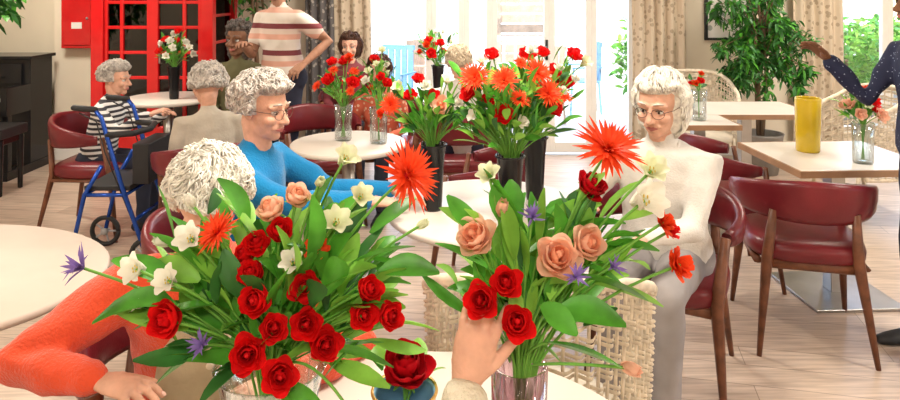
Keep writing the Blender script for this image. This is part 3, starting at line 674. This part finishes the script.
def person(name,x,y,yaw,top,bottom,skin,hairm,style='curly',pose='sit',s=1.0,lean=5,hy=0,hp=0,rh=None,lh=None,glasses=False,bulk=1.0,nh=140,hintr=None,hintl=None,vox=.012,hvox=.005,rhd=None,lhd=None,short=False,nails=False,shoe=BLKM,curlr=(14,20,16),curll=(14,20,16),front=None,fem=True,legy=.43,hroll=0,hs=1.0):
    e=empty(name,(x,y,0),yaw); Ri=Matrix.Rotation(-rad(yaw),3,'Z')
    def loc(w): return Ri@(V(w)-V((x,y,0)))
    def vec(w): return Ri@V(w)
    pz=.55*s if pose=='sit' else .93*s
    P=V((0,0,pz)); u=V((0,math.sin(rad(lean)),math.cos(rad(lean)))); fw=V((0,math.cos(rad(lean)),-math.sin(rad(lean))))
    A=lambda k: P+u*k*s
    b=bulk*s
    HC=A(.53)+(u*.6+V((0,.15,.7))).normalized()*.14*s
    Mh=Matrix.Translation(HC)@Matrix.Rotation(rad(hy),4,'Z')@Matrix.Rotation(rad(hroll),4,'Y')@Matrix.Rotation(-rad(hp),4,'X')@Matrix.Scale(s*hs,4)
    mb=MB(); mb.M=Mh; k=skin
    ell(mb,(0,-.012,.032),(.076,.095,.086),k,24,16); ell(mb,(0,.022,-.03),(.06,.066,.078),k,20,14); ell(mb,(0,.062,-.093),(.025,.022,.02),k)
    ell(mb,(0,.03,-.07),(.05,.05,.04),k)
    tube(mb,[(0,.08,.012),(0,.095,-.012),(0,.107,-.032)],[.009,.010,.0135],k,10,'round')
    for q in(-1,1):
        ell(mb,(q*.012,.096,-.036),(.009,.011,.008),k,8,6); ell(mb,(q*.04,.06,-.03),(.024,.024,.022),k)
        tube(mb,[(q*.012,.083,.022),(q*.032,.083,.026),(q*.052,.066,.02)],.0085,k,8,'round')
        ell(mb,(q*.076,-.008,-.006),(.009,.019,.031),k,10,8); ell(mb,(q*.081,-.014,.008),(.007,.014,.018),k,8,6)
        tube(mb,[(q*.016,.081,-.052),(q*.03,.076,-.06)],.007,k,6,'round')
        tube(mb,[(q*.018,.078,.009),(q*.032,.083,.0125),(q*.046,.073,.009)],.0048,k,6,'round')
    ell(mb,(0,.078,-.062),(.024,.014,.016),k)
    mb.M=None
    nb=A(.48); tube(mb,[nb,A(.53)+fw*.01,Mh@V((0,-.03,-.05))],[.06*s,.05*s,.052*s],k,14,'round')
    mb.obj('head',e,voxel=hvox,sm=2)
    mb=MB(); mb.M=Mh
    for q in(-1,1):
        ell(mb,(q*.031,.0705,0),(.0135,.0125,.0115),EYW,12,8); ell(mb,(q*.031,.0815,-.001),(.0058,.0028,.0058),EYI,10,6)
        tube(mb,[(q*.018,.0805,.002),(q*.031,.0855,.008),(q*.045,.077,.003)],.0016,EYI,5)
        tube(mb,[(q*.014,.091,.03),(q*.032,.092,.035),(q*.05,.074,.03)],[.0025,.003,.002],hairm,5)
    mb.obj('eyes',e)
    mb=MB(); mb.M=Mh
    tube(mb,[(-.023,.082,-.064),(-.008,.092,-.0605),(0,.0925,-.0625),(.008,.092,-.0605),(.023,.082,-.064)],[.002,.0042,.0035,.0042,.002],LIP,8,'round'); tube(mb,[(-.02,.083,-.066),(0,.0915,-.0695),(.02,.083,-.066)],[.002,.005,.002],LIP,8,'round'); mb.obj('mouth',e)
    if glasses:
        mb=MB(); mb.M=Mh; gm=M('spectacle_frame',(.12,.07,.05),.3)
        for q in(-1,1):
            tube(mb,[(q*.033+.024*math.cos(t),.101-.25*abs(.024*math.cos(t)*q+ .01),-.002+.019*math.sin(t)) for t in [i*math.pi/8 for i in range(17)]],.0013,gm,6)
            tube(mb,[(q*.057,.092,.004),(q*.08,.06,.006),(q*.084,-.01,.004)],.0014,gm,5)
        tube(mb,[(-.01,.1,0),(0,.106,.004),(.01,.1,0)],.0014,gm,5); mb.obj('glasses',e)
    hairdo(e,Mh,hairm,style,nh)
    mb=MB(); side=(1,0,0)
    tube(mb,[A(-.06),A(.0),A(.1),A(.2),A(.3),A(.38),A(.44),A(.485),A(.515)],[(.165*b,.125*b),(.18*b,.135*b),(.165*b,.128*b),(.15*b,.115*b),(.158*b,.115*b),(.168*b,.108*b),(.16*b,.092*b),(.11*b,.075*b),(.062*s,.06*s)],top,24,'round',side=side)
    if fem:
        for q in(-1,1): ell(mb,A(.27)+V((q*.062*s,0,0))+fw*.062*s,(.07*b,.05*b,.075*b),top)
    hands=[]
    for q,tg,hint,hd,cl in((1,rh,hintr,rhd,curlr),(-1,lh,hintl,lhd,curll)):
        sh=A(.435)+V((q*.165*b,0,0))
        if tg is None:
            t=A(-.0)+V((q*.1*s,.27*s,.09*s)) if pose=='sit' else A(-.12)+V((q*.25*s,.08*s,0))
        else: t=loc(tg)
        h=vec(hint) if hint else V((q*.5,-.5,-.8))
        el,wr=ik(sh,t,.285*s,.25*s,h)
        if short:
            m2=sh+(el-sh)*.6; tube(mb,[A(.43)+V((q*.09*s,0,0)),sh,m2],[.065*b,.062*b,.058*b],top,14,'round')
        else: 
            cu=wr-(wr-el).normalized()*.008
            tube(mb,[A(.43)+V((q*.09*s,0,0)),sh,(sh+el)/2,el,(el+wr)/2,cu],[.065*b,.060*b,.052*b,.045*b,.041*b,.036*s],top,14,'round')
            cd=(wr-el).normalized(); tube(mb,[cu-cd*.03,cu],[.04*s,.041*s],top,14,True)
        hands.append((q,sh,el,wr,hd,cl))
    mb.obj('upper_clothing',e,voxel=vox,sm=3,disp=.024)
    for q,sh,el,wr,hd,cl in hands:
        D=(wr-el).normalized()
        if hd: D2,N2=vec(hd[0]).normalized(),vec(hd[1])
        else: D2=(D+V((-q*.15,.1,-.1))).normalized(); N2=V((q*.25,-.1,1)) if abs(D2.z)<.85 else V((q,0,0))
        if short:
            m2=MB(); tube(m2,[sh+(el-sh)*.4,sh+(el-sh)*.7,el,(el+wr)/2,wr,wr+D2*.02*s],[.043*s,.043*s,.037*s,.034*s,.024*s,.022*s],skin,12,'round'); m2.obj('forearm',e,voxel=.008,sm=3)
        hand(e,wr+D2*.012*s,D2,N2,q>0,skin,s,cl,nails=nails,vox=.0028 if nails else .004)
    mb=MB(); K=[]
    for q in(-1,1):
        h0=P+V((q*.085*s,.0,-.01*s))
        if pose=='sit': kn=V((q*.1*s,legy*s,pz-.0)); an=V((q*.1*s,(legy+.0)*s,.1)); 
        else: kn=V((q*.095*s,.03*s,.5*s)); an=V((q*.1*s,(.0 if q>0 else .02)*s,.09))
        tube(mb,[h0,(h0+kn)/2,kn],[(.09*b,.085*b),(.075*b,.072*b),.062*b],bottom,14,'round'); tube(mb,[kn,(kn*.6+an*.4),an],[.062*b,.057*b,.05*s],bottom,14,'round'); K.append(an)
    tube(mb,[P+V((-.08*s,-.01,0)),P+V((.08*s,-.01,0))],.115*b,bottom,16,'round'); tube(mb,[P,P+u*.12*s],[(.16*b,.12*b),(.15*b,.115*b)],bottom,16,'round',side=side)
    mb.obj('trousers',e,voxel=vox,sm=3,disp=.018)
    mb=MB()
    for an in K:
        tube(mb,[an+V((0,-.05,-.055)),an+V((0,.0,-.05)),an+V((0,.08,-.058)),an+V((0,.15,-.066)),an+V((0,.19,-.07))],[(.033,.035),(.037,.042),(.042,.034),(.042,.026),(.03,.02)],shoe,12,'round',side=(1,0,0)); tube(mb,[an,an+V((0,0,-.05))],.036,shoe,10,'round')
    mb.obj('shoes',e,voxel=.006,sm=2)
    if front: front(e,A,fw,s,b)
    return e
CO=M('cardigan_orange_red',(.78,.09,.035),.9,bump=.6,bscale=140,sheen=.3,spec=.15); BE=M('blouse_beige',(.55,.47,.33),.85,bump=.2,bscale=120,spec=.2)
BL=M('cardigan_blue',(.012,.22,.5),.9,bump=.4,bscale=140,sheen=.2,spec=.15); WS=M('sweater_white',(.72,.69,.65),.9,bump=.35,bscale=140,sheen=.1,spec=.15)
NAV=M('trousers_navy',(.03,.035,.06),.9); GRY=M('trousers_grey',(.3,.28,.28),.9); BGE=M('trousers_beige',(.45,.38,.3),.9)
CRS=M('cardigan_cream',(.76,.7,.56),.9,bump=.8,bscale=120,spec=.15)
STRP=STR('top_bw_stripe',[(.75,.75,.75),(.03,.03,.04)],.036); STR2=STR('top_pink_stripe',[(.78,.72,.66),(.78,.72,.66),(.75,.42,.33),(.75,.62,.55),(.2,.04,.05)],.2)
NVD=DOT('shirt_navy_dots',(.012,.018,.06),(.3,.35,.5),60,.17); PAT=DOT('blouse_orange_print',(.6,.13,.07),(.75,.5,.35),28,.3)
def blouse(e,A,fw,s,b):
    mb=MB()
    tube(mb,[A(-.03)+fw*.03,A(.1)+fw*.035,A(.2)+fw*.035,A(.32)+fw*.04,A(.42)+fw*.03,A(.485)+fw*.012],[(.13*b,.13*b),(.13*b,.13*b),(.12*b,.12*b),(.11*b,.125*b),(.08*b,.09*b),(.05*b,.06*b)],BE,24,'round',side=(1,0,0))
    mb.obj('blouse',e,voxel=.01,sm=2,disp=.012)
    mb=MB()
    for k in(.08,.15,.22,.29,.36):
        d=.172 if k<.25 else .165; ell(mb,A(k)+fw*(d*b+.006),(.009,.004,.009),M('button',(.75,.68,.55),.4),10,6)
    mb.obj('buttons',e)
def collar(mat):
    def f(e,A,fw,s,b):
        mb=MB()
        c=A(.505); P=[c+V((math.sin(t)*.07*s,0,0))-fw*(math.cos(t)*.06*s-.012)-(A(1)-A(0)).normalized()*(.03*s*max(0,-math.cos(t))) for t in [i*math.pi/12 for i in range(-12,13)]]
        tube(mb,P,[(.008,.014)]*len(P),mat,8,'round'); mb.obj('collar',e)
    return f
person('elderly_woman_orange_cardigan',-.66,1.86,200,CO,BGE,SK,HW,'curly',s=.95,lean=19,hp=38,hy=-5,rh=(-.78,1.50,.79),lh=(-.36,1.5,.80),bulk=1.26,nh=2200,hintr=(-1,.15,-.1),hintl=(.8,.2,-.5),front=blouse,vox=.009,nails=True,hs=1.0)
person('elderly_woman_blue_cardigan',-.84,2.6,-104,BL,NAV,SK,HG,'curly',s=1.0,lean=12,hp=8,hy=-6,rh=(-.22,2.62,.82),lh=(-.25,2.82,.82),nh=1500,glasses=True,bulk=1.1,front=collar(BL))
person('elderly_woman_white_sweater',.91,2.88,150,WS,GRY,SK,HW,'bob',s=.97,lean=8,hy=-10,hp=10,rh=(.5,2.65,.82),lh=(.72,2.5,.74),nh=1500,glasses=True,bulk=1.14,hs=1.1,front=collar(WS))
person('elderly_woman_striped_top',-2.45,4.72,-92,STRP,NAV,SK,HG,'curly',s=.86,lean=14,hp=4,rh=(-2.0,4.5,.82),lh=(-2.0,4.75,.78),nh=620,hs=1.08)
person('elderly_woman_grey_hair',-1.42,4.04,32,M('cardigan_oatmeal',(.45,.4,.33),.9,bump=.3),GRY,SK,HG,'curly',s=.88,lean=8,hp=12,nh=700,bulk=1.05,hs=1.2)
person('woman_dark_curly_hair',-1.73,5.64,172,M('top_olive',(.12,.11,.05),.8),NAV,SKD,HK,'long',s=1.02,lean=3,hy=-8,nh=300,hs=1.15)
person('standing_woman_striped_tee',-1.28,5.2,150,STR2,NAV,SKT,HB,'short',pose='stand',s=1.06,lean=4,short=True,rh=(-1.5,4.95,1.25),lh=(-1.06,5.0,1.12),nh=60)
person('woman_brown_hair',-.87,6.0,178,M('top_maroon',(.2,.04,.05),.8),NAV,SK,HB,'bob',s=.95,nh=120)
person('woman_orange_print_blouse',-.52,5.2,172,PAT,NAV,SK,HB,'bob',s=.87,lean=10,hp=10,nh=120)
person('elderly_woman_white_hair',.07,4.9,8,WS,NAV,SK,HBL,'curly',s=.92,lean=6,nh=620)
person('elderly_woman_blond_hair',.34,.50,4,CRS,NAV,SK,HBL,'short',s=.90,lean=24,hp=14,rh=(.55,.85,.8),lh=(.012,1.09,1.035),nh=1500,hintl=(-1,0,-.35),lhd=((.26,.12,.95),(-.2,-.97,.15)),nails=True,curll=(12,20,18),bulk=1.05)
person('standing_person_navy_shirt',2.2,3.08,92,NVD,NAV,SKD,HB,'short',pose='stand',s=1.0,lean=6,rh=(1.84,3.3,1.31),lh=(2.2,2.85,.85),nh=40,fem=False,hintr=(.4,-.1,-.3))
# ------------------------------------------------------------------ rollator
e=empty('rollator_walker',(-2.02,4.18,0),0); mb=MB()
for y in(-.2,.2):
    tube(mb,[(-.2,y,.1),(-.12,y,.45),(-.02,y,.62)],.013,BLUEM); tube(mb,[(.24,y,.1),(.1,y,.5),(-.02,y,.9),(-.06,y,.95)],.013,BLUEM)
    tube(mb,[(-.12,y,.45),(.12,y,.45)],.012,BLUEM); tube(mb,[(-.06,y,.95),(-.18,y,.96)],.018,BLKM,8,'round'); tube(mb,[(-.15,y,.93),(-.05,y,.88),(.0,y,.7),(.2,y,.2)],.004,BLKM,5)
for z,x in((.45,-.12),(.45,.12),(.3,.17)): tube(mb,[(x,-.2,z),(x,.2,z)],.011,BLUEM)
mb.obj('frame',e)
mb=MB()
for y in(-.2,.2):
    for x in(-.2,.24):
        P=[(x+.085*math.cos(t),y,.1+.085*math.sin(t)) for t in [i*math.pi/12 for i in range(25)]]; tube(mb,P,.015,BLKM,8); tube(mb,[(x,y-.02,.1),(x,y+.02,.1)],.022,GREYM,10)
        for k in range(5): t=k*2*math.pi/5; tube(mb,[(x,y,.1),(x+.08*math.cos(t),y,.1+.08*math.sin(t))],.006,GREYM,5)
mb.obj('wheels',e)
mb=MB(); bx(mb,-.13,.14,-.19,.19,.47,.5,BLKM); bx(mb,.14,.24,-.16,.16,.5,.74,BLKM); tube(mb,[(-.0,-.2,.8),(.14,-.15,.8),(.18,0,.8),(.14,.15,.8),(0,.2,.8)],.02,BLKM); mb.obj('seat_and_bag',e,False,bevel=.015)
# ------------------------------------------------------------------ light
for x in(-3.4,0,3.4):
    for y in(-1,2.2,5.2):
        e=empty('ceiling_light',(x,y,2.69)); mb=MB(); 
        for a in((-.42,-.4,-.42,.42),(.4,.42,-.42,.42),(-.4,.4,-.42,-.4),(-.4,.4,.4,.42)): bx(mb,a[0],a[1],a[2],a[3],-.04,.01,TRIM)
        mb.obj('housing',e,False)
        l=bpy.data.lights.new('panel_lamp','AREA'); l.size=.6; l.energy=55; l.color=(1,.91,.78); o=bpy.data.objects.new('panel_lamp',l); COL.objects.link(o); o.parent=e; o.location=(0,0,-.02)
sun=bpy.data.lights.new('sun','SUN'); sun.energy=9; sun.angle=.02; sun.color=(1,.96,.9); so=bpy.data.objects.new('sun',sun); COL.objects.link(so); so.rotation_euler=(rad(34),0,rad(-15))
w=bpy.data.worlds.new('World'); scene.world=w; w.use_nodes=True; nt=w.node_tree; bg=nt.nodes['Background']
sky=nt.nodes.new('ShaderNodeTexSky'); sky.sky_type='NISHITA'; sky.sun_disc=False; sky.sun_elevation=rad(50); nt.links.new(sky.outputs[0],bg.inputs[0]); bg.inputs[1].default_value=.8
# ------------------------------------------------------------------ camera
cam=bpy.data.cameras.new('camera'); co=bpy.data.objects.new('camera',cam); COL.objects.link(co)
co.location=(0,0,1.65); co.rotation_euler=(rad(90),0,0); cam.sensor_width=36; cam.lens=27.2; cam.shift_y=-.2333; cam.clip_start=.02
scene.camera=co
scene.view_settings.view_transform='Standard'
